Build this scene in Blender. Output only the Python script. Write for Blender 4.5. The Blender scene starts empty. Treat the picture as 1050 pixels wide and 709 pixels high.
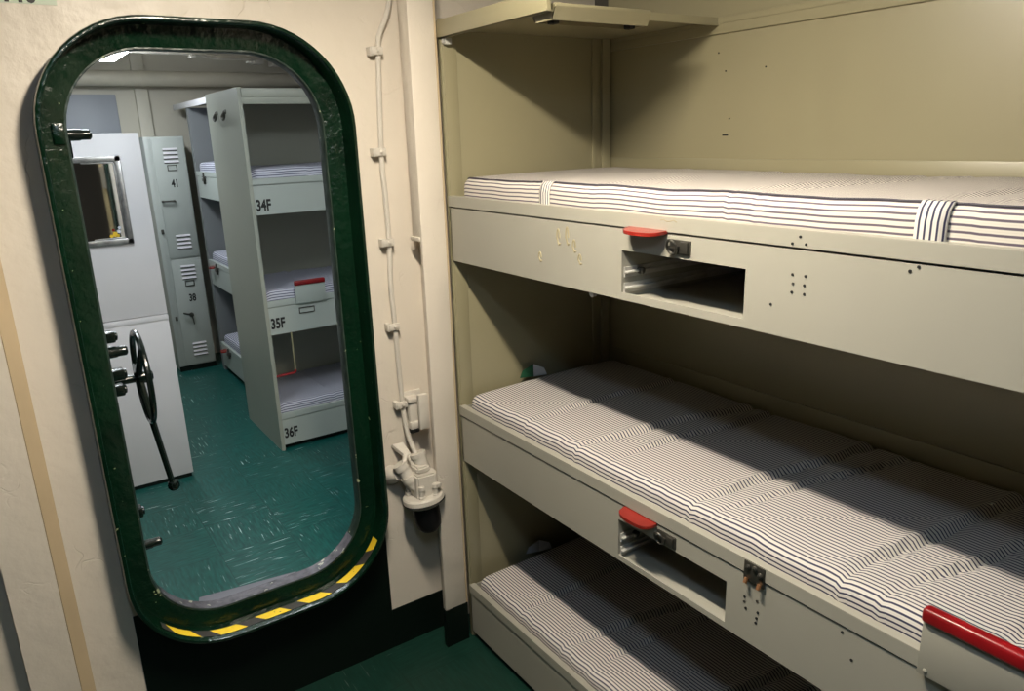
import bpy, bmesh, math, random
from mathutils import Vector, Matrix, noise
random.seed(7)
D = 1.15                      # metres per drawing unit
ZF = -1.5257                  # floor level (camera height is 0)
XW = -1.858                   # face of the door bulkhead
C = bpy.context.scene.collection
ORG = [Vector((XW, 0, ZF))]   # current local origin (drawing units)

# ------------------------------------------------------------------ helpers
def new(): return bmesh.new()

def box(bm, x0, x1, y0, y1, z0, z1, bev=0.0, seg=2):
    x0, x1 = sorted((x0, x1)); y0, y1 = sorted((y0, y1)); z0, z1 = sorted((z0, z1))
    vs = [bm.verts.new((x, y, z)) for x in (x0, x1) for y in (y0, y1) for z in (z0, z1)]
    fs = [(0, 1, 3, 2), (4, 6, 7, 5), (0, 4, 5, 1), (2, 3, 7, 6), (0, 2, 6, 4), (1, 5, 7, 3)]
    faces = [bm.faces.new([vs[i] for i in f]) for f in fs]
    if bev > 0:
        es = list({e for f in faces for e in f.edges})
        bmesh.ops.bevel(bm, geom=es, offset=bev, segments=seg, affect='EDGES', profile=0.5)

def frame_of(d):
    d = d.normalized()
    a = Vector((0, 0, 1)) if abs(d.z) < 0.9 else Vector((1, 0, 0))
    u = d.cross(a).normalized(); v = d.cross(u).normalized()
    return u, v

def tube(bm, pts, r, seg=10, caps=True):
    pts = [Vector(p) for p in pts]
    rs = r if isinstance(r, (list, tuple)) else [r] * len(pts)
    rings = []; u = None
    for i, p in enumerate(pts):
        if i == 0: d = pts[1] - pts[0]
        elif i == len(pts) - 1: d = pts[-1] - pts[-2]
        else: d = (pts[i + 1] - p).normalized() + (p - pts[i - 1]).normalized()
        d.normalize()
        if u is None: u, v = frame_of(d)
        else:
            u = (u - d * u.dot(d)).normalized(); v = d.cross(u)
        rings.append([bm.verts.new(p + (u * math.cos(2 * math.pi * k / seg) + v * math.sin(2 * math.pi * k / seg)) * rs[i]) for k in range(seg)])
    for a, b in zip(rings, rings[1:]):
        for k in range(seg):
            bm.faces.new((a[k], a[(k + 1) % seg], b[(k + 1) % seg], b[k]))
    if caps:
        bm.faces.new(rings[0]); bm.faces.new(rings[-1])

def lathe(bm, p0, axis, prof, seg=28):
    """prof: list of (distance along axis, radius)"""
    p0 = Vector(p0); d = Vector(axis).normalized(); u, v = frame_of(d)
    rings = []
    for t, r in prof:
        rings.append([bm.verts.new(p0 + d * t + (u * math.cos(2 * math.pi * k / seg) + v * math.sin(2 * math.pi * k / seg)) * max(r, 1e-4)) for k in range(seg)])
    for a, b in zip(rings, rings[1:]):
        for k in range(seg):
            bm.faces.new((a[k], a[(k + 1) % seg], b[(k + 1) % seg], b[k]))
    bm.faces.new(rings[0]); bm.faces.new(rings[-1])

def curve(pts, n=10):
    """Catmull-Rom through points"""
    P = [Vector(p) for p in pts]; P = [P[0] * 2 - P[1]] + P + [P[-1] * 2 - P[-2]]
    out = []
    for i in range(1, len(P) - 2):
        for k in range(n):
            t = k / n
            a, b, c, d = P[i - 1], P[i], P[i + 1], P[i + 2]
            out.append(0.5 * ((2 * b) + (c - a) * t + (2 * a - 5 * b + 4 * c - d) * t * t + (3 * b - a - 3 * c + d) * t ** 3))
    out.append(P[-2]); return out

def prism(bm, poly, axis, a0, a1):
    """poly in the two other axes, extruded along axis index"""
    def mk(q, a):
        l = list(q); l.insert(axis, a); return bm.verts.new(l)
    A = [mk(q, a0) for q in poly]; B = [mk(q, a1) for q in poly]
    n = len(poly)
    bm.faces.new(A); bm.faces.new(B[::-1])
    for i in range(n): bm.faces.new((A[i], B[i], B[(i + 1) % n], A[(i + 1) % n]))

def link(name, bm, mat, parent=None, smooth=0.6):
    bmesh.ops.recalc_face_normals(bm, faces=bm.faces)
    o3 = ORG[0]
    for v in bm.verts: v.co = (v.co - o3) * D
    me = bpy.data.meshes.new(name); bm.to_mesh(me); bm.free()
    if mat: me.materials.append(mat)
    ob = bpy.data.objects.new(name, me); C.objects.link(ob)
    if smooth:
        me.shade_smooth()
        try: me.set_sharp_from_angle(angle=smooth)
        except Exception: pass
    if parent: ob.parent = parent
    return ob

def thing(name, label, cat, base=None, rot=0, group=None):
    """Empty at the thing's base; base in drawing units; later geometry is written relative to it"""
    o = bpy.data.objects.new(name, None); C.objects.link(o); o.empty_display_size = 0.1
    if base is not None:
        b = Vector(base); o.location = (b - Vector((XW, 0, ZF))) * D
        ORG[0] = b
    o.rotation_euler = (0, 0, rot)
    o['label'] = label; o['category'] = cat
    if group: o['group'] = group
    return o

def home(): ORG[0] = Vector((XW, 0, ZF))

def tag(o, label, cat, group=None):
    o['label'] = label; o['category'] = cat
    if group: o['group'] = group
    return o

def struct(name, bm, mat, label=None, smooth=0.6):
    o = link(name, bm, mat, None, smooth); o['kind'] = 'structure'
    if label: o['label'] = label
    return o

def text_mesh(name, s, size, mat, parent, pos, xdir, updir, bold=0.012):
    """flat stencilled characters lying on a surface; pos in current local drawing units"""
    cu = bpy.data.curves.new('t', 'FONT'); cu.body = s; cu.size = 1.0; cu.offset = bold; cu.extrude = 0.004
    cu.resolution_u = 4
    tmp = bpy.data.objects.new('t', cu); C.objects.link(tmp)
    bpy.context.view_layer.update()
    me = bpy.data.meshes.new_from_object(tmp.evaluated_get(bpy.context.evaluated_depsgraph_get()))
    bpy.data.objects.remove(tmp); bpy.data.curves.remove(cu)
    X = Vector(xdir); U = Vector(updir); N = X.cross(U)
    p = Vector(pos) - ORG[0]
    for v in me.vertices:
        c = v.co; w = p + X * (c.x * size * 0.92) + U * (c.y * size * 1.38) + N * (c.z * size * 0.6)
        v.co = w * D
    me.name = name; me.materials.clear(); me.materials.append(mat)
    o = bpy.data.objects.new(name, me); C.objects.link(o)
    if parent: o.parent = parent
    return o

# ---------------------------------------------------------------- materials
def mat(name, col, rough=0.5, metal=0.0, var=0.0, vscale=3.0, bump=0.0, bscale=20.0, spec=0.5, col2=None, coat=0.0, chips=None, chip_amt=0.0):
    m = bpy.data.materials.new(name); m.use_nodes = True
    nt = m.node_tree; N = nt.nodes; L = nt.links
    p = N['Principled BSDF']
    p.inputs['Base Color'].default_value = (*col, 1); p.inputs['Roughness'].default_value = rough
    p.inputs['Metallic'].default_value = metal; p.inputs['Specular IOR Level'].default_value = spec
    if coat: p.inputs['Coat Weight'].default_value = coat; p.inputs['Coat Roughness'].default_value = 0.15
    tc = N.new('ShaderNodeTexCoord')
    out = None
    if var > 0:
        n = N.new('ShaderNodeTexNoise'); n.inputs['Scale'].default_value = vscale; n.inputs['Detail'].default_value = 4
        L.new(tc.outputs['Object'], n.inputs['Vector'])
        mx = N.new('ShaderNodeMix'); mx.data_type = 'RGBA'
        c2 = col2 or tuple(c * (1 - var) for c in col)
        mx.inputs[6].default_value = (*col, 1); mx.inputs[7].default_value = (*c2, 1)
        r = N.new('ShaderNodeMapRange'); r.inputs[1].default_value = 0.4; r.inputs[2].default_value = 0.7
        L.new(n.outputs['Fac'], r.inputs[0]); L.new(r.outputs[0], mx.inputs[0])
        out = mx.outputs[2]
    if chips:
        n = N.new('ShaderNodeTexNoise'); n.inputs['Scale'].default_value = 38; n.inputs['Detail'].default_value = 3
        L.new(tc.outputs['Object'], n.inputs['Vector'])
        r = N.new('ShaderNodeMapRange'); r.inputs[1].default_value = 0.72 - chip_amt; r.inputs[2].default_value = 0.735 - chip_amt
        L.new(n.outputs['Fac'], r.inputs[0])
        mx = N.new('ShaderNodeMix'); mx.data_type = 'RGBA'
        if out: L.new(out, mx.inputs[6])
        else: mx.inputs[6].default_value = (*col, 1)
        mx.inputs[7].default_value = (*chips, 1); L.new(r.outputs[0], mx.inputs[0]); out = mx.outputs[2]
    if out: L.new(out, p.inputs['Base Color'])
    if bump > 0:
        n = N.new('ShaderNodeTexNoise'); n.inputs['Scale'].default_value = bscale; n.inputs['Detail'].default_value = 5
        L.new(tc.outputs['Object'], n.inputs['Vector'])
        b = N.new('ShaderNodeBump'); b.inputs['Strength'].default_value = bump; b.inputs['Distance'].default_value = 0.01
        L.new(n.outputs['Fac'], b.inputs['Height']); L.new(b.outputs['Normal'], p.inputs['Normal'])
    return m

def emis(name, col, s):
    m = bpy.data.materials.new(name); m.use_nodes = True
    p = m.node_tree.nodes['Principled BSDF']
    p.inputs['Base Color'].default_value = (0.9, 0.9, 0.9, 1)
    p.inputs['Emission Color'].default_value = (*col, 1); p.inputs['Emission Strength'].default_value = s
    return m

def wall_paint(name, col):
    """thick, many times repainted bulkhead paint: soft lumps and a few cracked patches"""
    m = mat(name, col, 0.42, var=0.05, vscale=1.3)
    nt = m.node_tree; N = nt.nodes; L = nt.links; p = N['Principled BSDF']
    tc = N.new('ShaderNodeTexCoord')
    n1 = N.new('ShaderNodeTexNoise'); n1.inputs['Scale'].default_value = 9; n1.inputs['Detail'].default_value = 6
    v = N.new('ShaderNodeTexVoronoi'); v.feature = 'DISTANCE_TO_EDGE'; v.inputs['Scale'].default_value = 7
    nz = N.new('ShaderNodeTexNoise'); nz.inputs['Scale'].default_value = 6
    wr = N.new('ShaderNodeMix'); wr.data_type = 'RGBA'; wr.inputs[0].default_value = 0.35
    L.new(tc.outputs['Object'], wr.inputs[6]); L.new(nz.outputs['Color'], wr.inputs[7]); L.new(tc.outputs['Object'], nz.inputs['Vector'])
    L.new(wr.outputs[2], v.inputs['Vector']); L.new(tc.outputs['Object'], n1.inputs['Vector'])
    r = N.new('ShaderNodeMapRange'); r.inputs[1].default_value = 0.0; r.inputs[2].default_value = 0.02; L.new(v.outputs['Distance'], r.inputs[0])
    msk = N.new('ShaderNodeTexNoise'); msk.inputs['Scale'].default_value = 5; L.new(tc.outputs['Object'], msk.inputs['Vector'])
    mr = N.new('ShaderNodeMapRange'); mr.inputs[1].default_value = 0.56; mr.inputs[2].default_value = 0.66; L.new(msk.outputs['Fac'], mr.inputs[0])
    inv = N.new('ShaderNodeMath'); inv.operation = 'SUBTRACT'; inv.inputs[0].default_value = 1; L.new(r.outputs[0], inv.inputs[1])
    mu = N.new('ShaderNodeMath'); mu.operation = 'MULTIPLY'; L.new(inv.outputs[0], mu.inputs[0]); L.new(mr.outputs[0], mu.inputs[1])
    mm = N.new('ShaderNodeMath'); mm.operation = 'MULTIPLY_ADD'; mm.inputs[1].default_value = -0.22; L.new(mu.outputs[0], mm.inputs[0]); L.new(n1.outputs['Fac'], mm.inputs[2])
    b = N.new('ShaderNodeBump'); b.inputs['Strength'].default_value = 0.5; b.inputs['Distance'].default_value = 0.016
    L.new(mm.outputs[0], b.inputs['Height']); L.new(b.outputs['Normal'], p.inputs['Normal'])
    return m

def floor_mat(name, dark, light, rough, tile=0.305, scuff=0.5):
    m = bpy.data.materials.new(name); m.use_nodes = True
    nt = m.node_tree; N = nt.nodes; L = nt.links; p = N['Principled BSDF']
    tc = N.new('ShaderNodeTexCoord')
    sc = N.new('ShaderNodeMapping'); L.new(tc.outputs['Object'], sc.inputs['Vector'])
    sc.inputs['Scale'].default_value = (1 / tile, 1 / tile, 1); sc.inputs['Location'].default_value = (0.37, 0.21, 0.5)
    ck = N.new('ShaderNodeTexChecker'); ck.inputs['Scale'].default_value = 1.0; L.new(sc.outputs['Vector'], ck.inputs['Vector'])
    def stretched(sx, sy, detail=3, seed=0.0):
        mp = N.new('ShaderNodeMapping'); mp.inputs['Scale'].default_value = (sx, sy, 1); mp.inputs['Location'].default_value = (seed, seed * 2, seed)
        L.new(tc.outputs['Object'], mp.inputs['Vector'])
        n = N.new('ShaderNodeTexNoise'); n.inputs['Scale'].default_value = 1; n.inputs['Detail'].default_value = detail
        L.new(mp.outputs['Vector'], n.inputs['Vector']); return n.outputs['Fac']
    def pick(a, b):
        mx = N.new('ShaderNodeMix'); mx.data_type = 'FLOAT'
        L.new(ck.outputs['Fac'], mx.inputs[0]); L.new(a, mx.inputs[2]); L.new(b, mx.inputs[3]); return mx.outputs[0]
    g = pick(stretched(14, 90), stretched(90, 14))
    s = pick(stretched(9, 150, 2, 3.1), stretched(150, 9, 2, 5.3))
    big = N.new('ShaderNodeTexNoise'); big.inputs['Scale'].default_value = 2.2; L.new(tc.outputs['Object'], big.inputs['Vector'])
    mx = N.new('ShaderNodeMix'); mx.data_type = 'RGBA'; mx.inputs[6].default_value = (*dark, 1); mx.inputs[7].default_value = (*light, 1)
    r0 = N.new('ShaderNodeMapRange'); r0.inputs[1].default_value = 0.35; r0.inputs[2].default_value = 0.7; L.new(g, r0.inputs[0]); L.new(r0.outputs[0], mx.inputs[0])
    r1 = N.new('ShaderNodeMapRange'); r1.inputs[1].default_value = 0.66; r1.inputs[2].default_value = 0.72; L.new(s, r1.inputs[0])
    r2 = N.new('ShaderNodeMapRange'); r2.inputs[1].default_value = 0.42; r2.inputs[2].default_value = 0.6; r2.inputs[4].default_value = scuff; L.new(big.outputs['Fac'], r2.inputs[0])
    ml = N.new('ShaderNodeMath'); ml.operation = 'MULTIPLY'; L.new(r1.outputs[0], ml.inputs[0]); L.new(r2.outputs[0], ml.inputs[1])
    m2 = N.new('ShaderNodeMix'); m2.data_type = 'RGBA'; m2.inputs[7].default_value = (0.62, 0.74, 0.70, 1)
    L.new(mx.outputs[2], m2.inputs[6]); L.new(ml.outputs[0], m2.inputs[0])
    # tile joints
    br = N.new('ShaderNodeTexBrick'); br.offset = 0; br.inputs['Scale'].default_value = 1; br.inputs['Mortar Size'].default_value = 0.006
    br.inputs['Brick Width'].default_value = 1; br.inputs['Row Height'].default_value = 1; L.new(sc.outputs['Vector'], br.inputs['Vector'])
    m3 = N.new('ShaderNodeMix'); m3.data_type = 'RGBA'; m3.inputs[7].default_value = (dark[0] * 0.5, dark[1] * 0.5, dark[2] * 0.5, 1)
    L.new(m2.outputs[2], m3.inputs[6])
    jf = N.new('ShaderNodeMath'); jf.operation = 'MULTIPLY'; jf.inputs[1].default_value = 0.6; L.new(br.outputs['Fac'], jf.inputs[0]); L.new(jf.outputs[0], m3.inputs[0])
    L.new(m3.outputs[2], p.inputs['Base Color'])
    p.inputs['Roughness'].default_value = rough
    b = N.new('ShaderNodeBump'); b.inputs['Strength'].default_value = 0.15; b.inputs['Distance'].default_value = 0.004
    L.new(g, b.inputs['Height']); L.new(b.outputs['Normal'], p.inputs['Normal'])
    return m

def ticking(name, pitch=0.0105, vertical=False, light=(0.64, 0.61, 0.56), dark=(0.045, 0.045, 0.085)):
    """blue-striped mattress ticking; stripes follow the UV map (metres)"""
    m = bpy.data.materials.new(name); m.use_nodes = True
    nt = m.node_tree; N = nt.nodes; L = nt.links; p = N['Principled BSDF']
    uv = N.new('ShaderNodeUVMap'); sp = N.new('ShaderNodeSeparateXYZ'); L.new(uv.outputs['UV'], sp.inputs[0])
    mu = N.new('ShaderNodeMath'); mu.operation = 'MULTIPLY'; mu.inputs[1].default_value = 1 / pitch
    L.new(sp.outputs['X' if vertical else 'Y'], mu.inputs[0])
    fr = N.new('ShaderNodeMath'); fr.operation = 'FRACT'; L.new(mu.outputs[0], fr.inputs[0])
    pp = N.new('ShaderNodeMath'); pp.operation = 'PINGPONG'; pp.inputs[1].default_value = 0.5; L.new(fr.outputs[0], pp.inputs[0])
    r = N.new('ShaderNodeMapRange'); r.inputs[1].default_value = 0.13; r.inputs[2].default_value = 0.23; L.new(pp.outputs[0], r.inputs[0])
    # fine hairline stripe between the bold ones
    r2 = N.new('ShaderNodeMapRange'); r2.inputs[1].default_value = 0.42; r2.inputs[2].default_value = 0.47; r2.inputs[3].default_value = 1; r2.inputs[4].default_value = 0.9; L.new(pp.outputs[0], r2.inputs[0])
    ml = N.new('ShaderNodeMath'); ml.operation = 'MULTIPLY'; L.new(r.outputs[0], ml.inputs[0]); L.new(r2.outputs[0], ml.inputs[1])
    mx = N.new('ShaderNodeMix'); mx.data_type = 'RGBA'; mx.inputs[6].default_value = (*dark, 1); mx.inputs[7].default_value = (*light, 1)
    L.new(ml.outputs[0], mx.inputs[0]); L.new(mx.outputs[2], p.inputs['Base Color'])
    p.inputs['Roughness'].default_value = 0.9; p.inputs['Specular IOR Level'].default_value = 0.15
    tc = N.new('ShaderNodeTexCoord'); n = N.new('ShaderNodeTexNoise'); n.inputs['Scale'].default_value = 60; L.new(tc.outputs['Object'], n.inputs['Vector'])
    b = N.new('ShaderNodeBump'); b.inputs['Strength'].default_value = 0.12; b.inputs['Distance'].default_value = 0.004
    L.new(n.outputs['Fac'], b.inputs['Height']); L.new(b.outputs['Normal'], p.inputs['Normal'])
    return m

def tape_mat():
    m = bpy.data.materials.new('hazard_tape'); m.use_nodes = True
    nt = m.node_tree; N = nt.nodes; L = nt.links; p = N['Principled BSDF']
    uv = N.new('ShaderNodeUVMap'); sp = N.new('ShaderNodeSeparateXYZ'); L.new(uv.outputs['UV'], sp.inputs[0])
    a = N.new('ShaderNodeMath'); a.operation = 'MULTIPLY_ADD'; a.inputs[1].default_value = 0.2; L.new(sp.outputs['Y'], a.inputs[0]); L.new(sp.outputs['X'], a.inputs[2])
    f = N.new('ShaderNodeMath'); f.operation = 'FRACT'; L.new(a.outputs[0], f.inputs[0])
    g = N.new('ShaderNodeMath'); g.operation = 'GREATER_THAN'; g.inputs[1].default_value = 0.42; L.new(f.outputs[0], g.inputs[0])
    tc = N.new('ShaderNodeTexCoord'); n = N.new('ShaderNodeTexNoise'); n.inputs['Scale'].default_value = 60; L.new(tc.outputs['Object'], n.inputs['Vector'])
    r = N.new('ShaderNodeMapRange'); r.inputs[1].default_value = 0.68; r.inputs[2].default_value = 0.74; L.new(n.outputs['Fac'], r.inputs[0])
    mx = N.new('ShaderNodeMix'); mx.data_type = 'RGBA'; mx.inputs[6].default_value = (0.035, 0.032, 0.028, 1); mx.inputs[7].default_value = (0.85, 0.58, 0.02, 1)
    L.new(g.outputs[0], mx.inputs[0])
    m2 = N.new('ShaderNodeMix'); m2.data_type = 'RGBA'; m2.inputs[7].default_value = (0.06, 0.06, 0.04, 1); L.new(mx.outputs[2], m2.inputs[6]); L.new(r.outputs[0], m2.inputs[0])
    L.new(m2.outputs[2], p.inputs['Base Color']); p.inputs['Roughness'].default_value = 0.6
    return m

M = {}
M['wall'] = wall_paint('cream_bulkhead_paint', (0.70, 0.635, 0.54))
M['wallf'] = mat('far_wall_paint', (0.64, 0.60, 0.50), 0.5, var=0.06, bump=0.1, bscale=6)
M['tan'] = mat('tan_edge_paint', (0.58, 0.455, 0.29), 0.5, var=0.15, vscale=4)
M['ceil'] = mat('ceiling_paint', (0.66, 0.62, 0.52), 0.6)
M['rack'] = mat('rack_enamel', (0.30, 0.272, 0.165), 0.36, spec=0.95, var=0.06, vscale=2.0, bump=0.03, bscale=5)  # own yellow tint, darkened further to deepen the shade inside the berths
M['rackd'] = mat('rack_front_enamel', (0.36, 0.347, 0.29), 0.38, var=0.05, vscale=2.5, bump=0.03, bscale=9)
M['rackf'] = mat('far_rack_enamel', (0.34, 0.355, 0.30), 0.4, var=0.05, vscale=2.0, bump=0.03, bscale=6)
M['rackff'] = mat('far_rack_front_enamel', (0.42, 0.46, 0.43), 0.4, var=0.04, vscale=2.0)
M['green'] = mat('dark_green_gloss', (0.0022, 0.019, 0.008), 0.22, var=0.45, vscale=7, bump=0.5, bscale=34, coat=0.25, chips=(0.33, 0.36, 0.20), chip_amt=-0.005)
M['greenblack'] = mat('black_green_paint', (0.002, 0.006, 0.004), 0.42, spec=0.25, bump=0.2, bscale=14)
M['edge'] = mat('worn_sealing_edge', (0.03, 0.05, 0.04), 0.3, metal=0.0, var=0.5, vscale=24, bump=0.3, bscale=40, chips=(0.35, 0.38, 0.25), chip_amt=0.03)
M['tape'] = tape_mat()
M['worn'] = mat('scuffed_sill_metal', (0.15, 0.145, 0.17), 0.4, metal=0.2, var=0.6, vscale=30, bump=0.4, bscale=50, chips=(0.45, 0.46, 0.38), chip_amt=0.08)
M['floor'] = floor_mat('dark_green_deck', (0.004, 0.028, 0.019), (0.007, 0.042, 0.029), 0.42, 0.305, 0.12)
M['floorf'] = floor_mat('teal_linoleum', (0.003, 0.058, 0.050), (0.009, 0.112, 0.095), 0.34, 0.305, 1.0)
M['tick'] = ticking('mattress_ticking')
M['tick1'] = ticking('top_mattress_ticking', 0.0105, light=(0.62, 0.585, 0.52), dark=(0.12, 0.10, 0.13))
M['tickv'] = ticking('mattress_strap_ticking', 0.0095, True)
M['tickf'] = ticking('far_mattress_ticking', 0.014, light=(0.58, 0.59, 0.66), dark=(0.09, 0.09, 0.16))
M['piping'] = mat('dark_piping', (0.06, 0.055, 0.07), 0.8)
M['red'] = mat('red_enamel', (0.27, 0.020, 0.013), 0.25, var=0.3, vscale=9, bump=0.1, bscale=30, coat=0.3, chips=(0.75, 0.55, 0.4), chip_amt=-0.03)
M['redpad'] = mat('red_vinyl', (0.30, 0.006, 0.010), 0.35, var=0.35, vscale=20, coat=0.2)
M['steel'] = mat('zinc_steel', (0.60, 0.59, 0.55), 0.35, metal=0.25, var=0.25, vscale=20)
M['dsteel'] = mat('dark_steel', (0.12, 0.115, 0.10), 0.4, metal=0.8, var=0.3, vscale=30)
M['copper'] = mat('copper_bolt', (0.50, 0.25, 0.12), 0.4, metal=0.7)
M['black'] = mat('black_paint', (0.008, 0.008, 0.008), 0.5)
M['dark'] = mat('dark_hole', (0.01, 0.01, 0.01), 0.9)
M['fit'] = mat('cream_fitting_paint', (0.62, 0.58, 0.51), 0.33, var=0.08, vscale=12, bump=0.25, bscale=26)
M['glass_dark'] = mat('black_globe', (0.004, 0.004, 0.005), 0.5, spec=0.25)
M['hw'] = mat('black_green_gloss_metal', (0.003, 0.008, 0.006), 0.22, bump=0.15, bscale=40, coat=0.4)
M['white'] = mat('white_panel_paint', (0.66, 0.65, 0.67), 0.35, var=0.04, vscale=3, bump=0.03, bscale=4)
M['locker'] = mat('pale_locker_enamel', (0.44, 0.47, 0.44), 0.35, var=0.05, vscale=3)
M['mirror'] = mat('mirror_silver', (0.75, 0.75, 0.75), 0.03, metal=1.0)
M['chrome'] = mat('brushed_frame', (0.42, 0.42, 0.42), 0.3, metal=0.8, var=0.35, vscale=25)
M['shade'] = mat('shaded_rack_enamel', (0.20, 0.21, 0.215), 0.5)  # darkened to stand in for the shade inside the back rack
M['grey'] = mat('blue_grey_board', (0.36, 0.38, 0.42), 0.5)
M['pipe'] = mat('beige_pipe_paint', (0.62, 0.57, 0.46), 0.4, var=0.08, vscale=8)
M['rubber'] = mat('grey_rubber_strip', (0.20, 0.20, 0.23), 0.6)
M['yellow'] = mat('yellow_sticker', (0.80, 0.52, 0.03), 0.5)
M['paperw'] = mat('white_card', (0.55, 0.57, 0.62), 0.6)
M['green2'] = mat('green_card', (0.01, 0.09, 0.04), 0.5)
M['labelp'] = mat('pale_green_label', (0.55, 0.62, 0.50), 0.5)
M['rust'] = mat('brown_wear_mark', (0.33, 0.29, 0.18), 0.6)
M['hid'] = mat('bounce_cut_dark_paint', (0.09, 0.085, 0.075), 0.6)  # near-black on unseen walls and ceiling so they return little bounce light
M['warm'] = emis('warm_tube_diffuser', (1.0, 0.89, 0.73), 500)
M['cool'] = emis('cool_tube_diffuser', (0.62, 0.80, 1.0), 22)
M['farl2'] = emis('far_ceiling_diffuser', (0.88, 0.95, 1.0), 42)
M['farl'] = emis('far_fill_diffuser', (0.88, 0.95, 1.0), 62)  # serves only the unseen lights added to brighten the far compartment

# ------------------------------------------------------------ room shell
ZC = 0.64
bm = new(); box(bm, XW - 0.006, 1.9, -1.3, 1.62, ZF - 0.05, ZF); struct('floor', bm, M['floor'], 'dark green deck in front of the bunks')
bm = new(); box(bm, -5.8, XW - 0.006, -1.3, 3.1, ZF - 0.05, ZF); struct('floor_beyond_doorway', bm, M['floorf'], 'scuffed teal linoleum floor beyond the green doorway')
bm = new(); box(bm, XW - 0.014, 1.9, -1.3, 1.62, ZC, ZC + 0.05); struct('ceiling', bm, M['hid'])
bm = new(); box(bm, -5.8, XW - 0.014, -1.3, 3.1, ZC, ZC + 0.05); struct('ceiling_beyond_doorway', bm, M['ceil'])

# rounded door outline in the y-z plane; offset grows outward
DY0, DY1, DZ0, DZ1, DR = 0.1525, 0.706, -1.175, 0.2, 0.172
def outline(off, n=14):
    y0, y1, z0, z1, r = DY0 - off, DY1 + off, DZ0 - off, DZ1 + off, DR + off
    pts = []
    for cy, cz, a0 in ((y1 - r, z0 + r, -90), (y1 - r, z1 - r, 0), (y0 + r, z1 - r, 90), (y0 + r, z0 + r, 180)):
        for k in range(n + 1):
            a = math.radians(a0 + 90 * k / n); pts.append((cy + r * math.cos(a), cz + r * math.sin(a)))
        # straight parts get a few points too
    out = []
    for i, p in enumerate(pts):
        q = pts[(i + 1) % len(pts)]; out.append(p)
        if math.hypot(q[0] - p[0], q[1] - p[1]) > 0.12:
            for k in range(1, 12): out.append((p[0] + (q[0] - p[0]) * k / 12, p[1] + (q[1] - p[1]) * k / 12))
    return out

def ring(bm, prof):
    """prof: closed list of (offset, x)"""
    loops = []
    for off, x in prof:
        loops.append([bm.verts.new((x, y, z)) for y, z in outline(off)])
    n = len(loops[0])
    for i in range(len(loops)):
        a, b = loops[i], loops[(i + 1) % len(loops)]
        for k in range(n): bm.faces.new((a[k], a[(k + 1) % n], b[(k + 1) % n], b[k]))

def holed_wall(name, mat_, y0, y1, x0, x1, off):
    bm = new()
    inner = outline(off); outer = [(y0, ZF), (y1, ZF), (y1, ZC), (y0, ZC)]
    for x in (x0, x1):
        es = []
        for loop in (inner, outer):
            vs = [bm.verts.new((x, y, z)) for y, z in loop]
            for i in range(len(vs)): es.append(bm.edges.new((vs[i], vs[(i + 1) % len(vs)])))
        bmesh.ops.triangle_fill(bm, use_beauty=True, edges=es)
    bm.verts.ensure_lookup_table()
    n = len(inner)
    tot = n + 4
    for off0, cnt in ((0, n), (n, 4)):
        for i in range(cnt):
            a = bm.verts[off0 + i]; b = bm.verts[off0 + (i + 1) % cnt]; c = bm.verts[tot + off0 + (i + 1) % cnt]; d = bm.verts[tot + off0 + i]
            try: bm.faces.new((a, b, c, d))
            except ValueError: pass
    return struct(name, bm, mat_, smooth=None)

holed_wall('wall_left', M['wall'], -1.3, 3.1, XW - 0.014, XW, 0.03)['label'] = 'cream bulkhead with the rounded green doorway'
# stepped pilaster left of the door with a tan chamfer
bm = new(); prism(bm, [(XW, -0.010), (-1.815, -0.0368), (-1.817, -0.0385), (XW, -0.0385)], 2, ZF, ZC)
struct('trim_1', bm, M['tan'], 'tan painted chamfer on the bulkhead left of the doorway')
bm = new(); box(bm, XW, -1.815, -0.132, -0.0385, ZF, ZC); struct('wall_left_pilaster', bm, M['wall'], 'raised cream strip of bulkhead at the left edge')
# column between the bulkhead and the bunks (ends above a lap joint, hollow look below)
bm = new()
box(bm, -1.768, -1.755, 0.912, 0.985, ZF, ZC, 0.003)
box(bm, -1.812, -1.768, 0.914, 0.985, -0.262, ZC, 0.004); box(bm, -1.816, -1.766, 0.908, 0.95, -0.268, -0.256, 0.003)
box(bm, XW, -1.768, 0.955, 0.985, ZF, ZC)
struct('wall_column', bm, M['wall'], 'cream column between the doorway wall and the bunks')
bm = new(); box(bm, XW, XW + 0.004, 0.779, 0.955, ZF, -1.395); box(bm, -1.770, -1.752, 0.909, 0.987, ZF, -1.397)
struct('baseboard_left', bm, M['greenblack'], 'black base band at the foot of the cream wall')
bm = new(); box(bm, -1.766, -1.7575, 0.985, 0.991, -1.40, ZC); struct('trim_3', bm, M['tan'], 'thin brown caulk line between the column and the bunk rack')
# other walls
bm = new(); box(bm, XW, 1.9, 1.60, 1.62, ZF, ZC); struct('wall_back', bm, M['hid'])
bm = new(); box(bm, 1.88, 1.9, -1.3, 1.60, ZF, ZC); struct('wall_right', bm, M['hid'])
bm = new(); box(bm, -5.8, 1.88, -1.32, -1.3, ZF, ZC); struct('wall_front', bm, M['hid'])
bm = new(); box(bm, -5.8, -5.75, -1.3, 3.1, ZF, ZC); struct('wall_far', bm, M['wallf'], 'beige far wall of the next compartment')
bm = new(); box(bm, -5.8, XW - 0.014, 3.1, 3.12, ZF, ZC); struct('wall_far_right', bm, M['hid'])
bm = new(); box(bm, -5.75, -5.715, 0.905, 0.985, ZF, ZC, 0.003)
struct('trim_2', bm, M['ceil'], 'pale vertical frame on the far wall')

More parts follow.
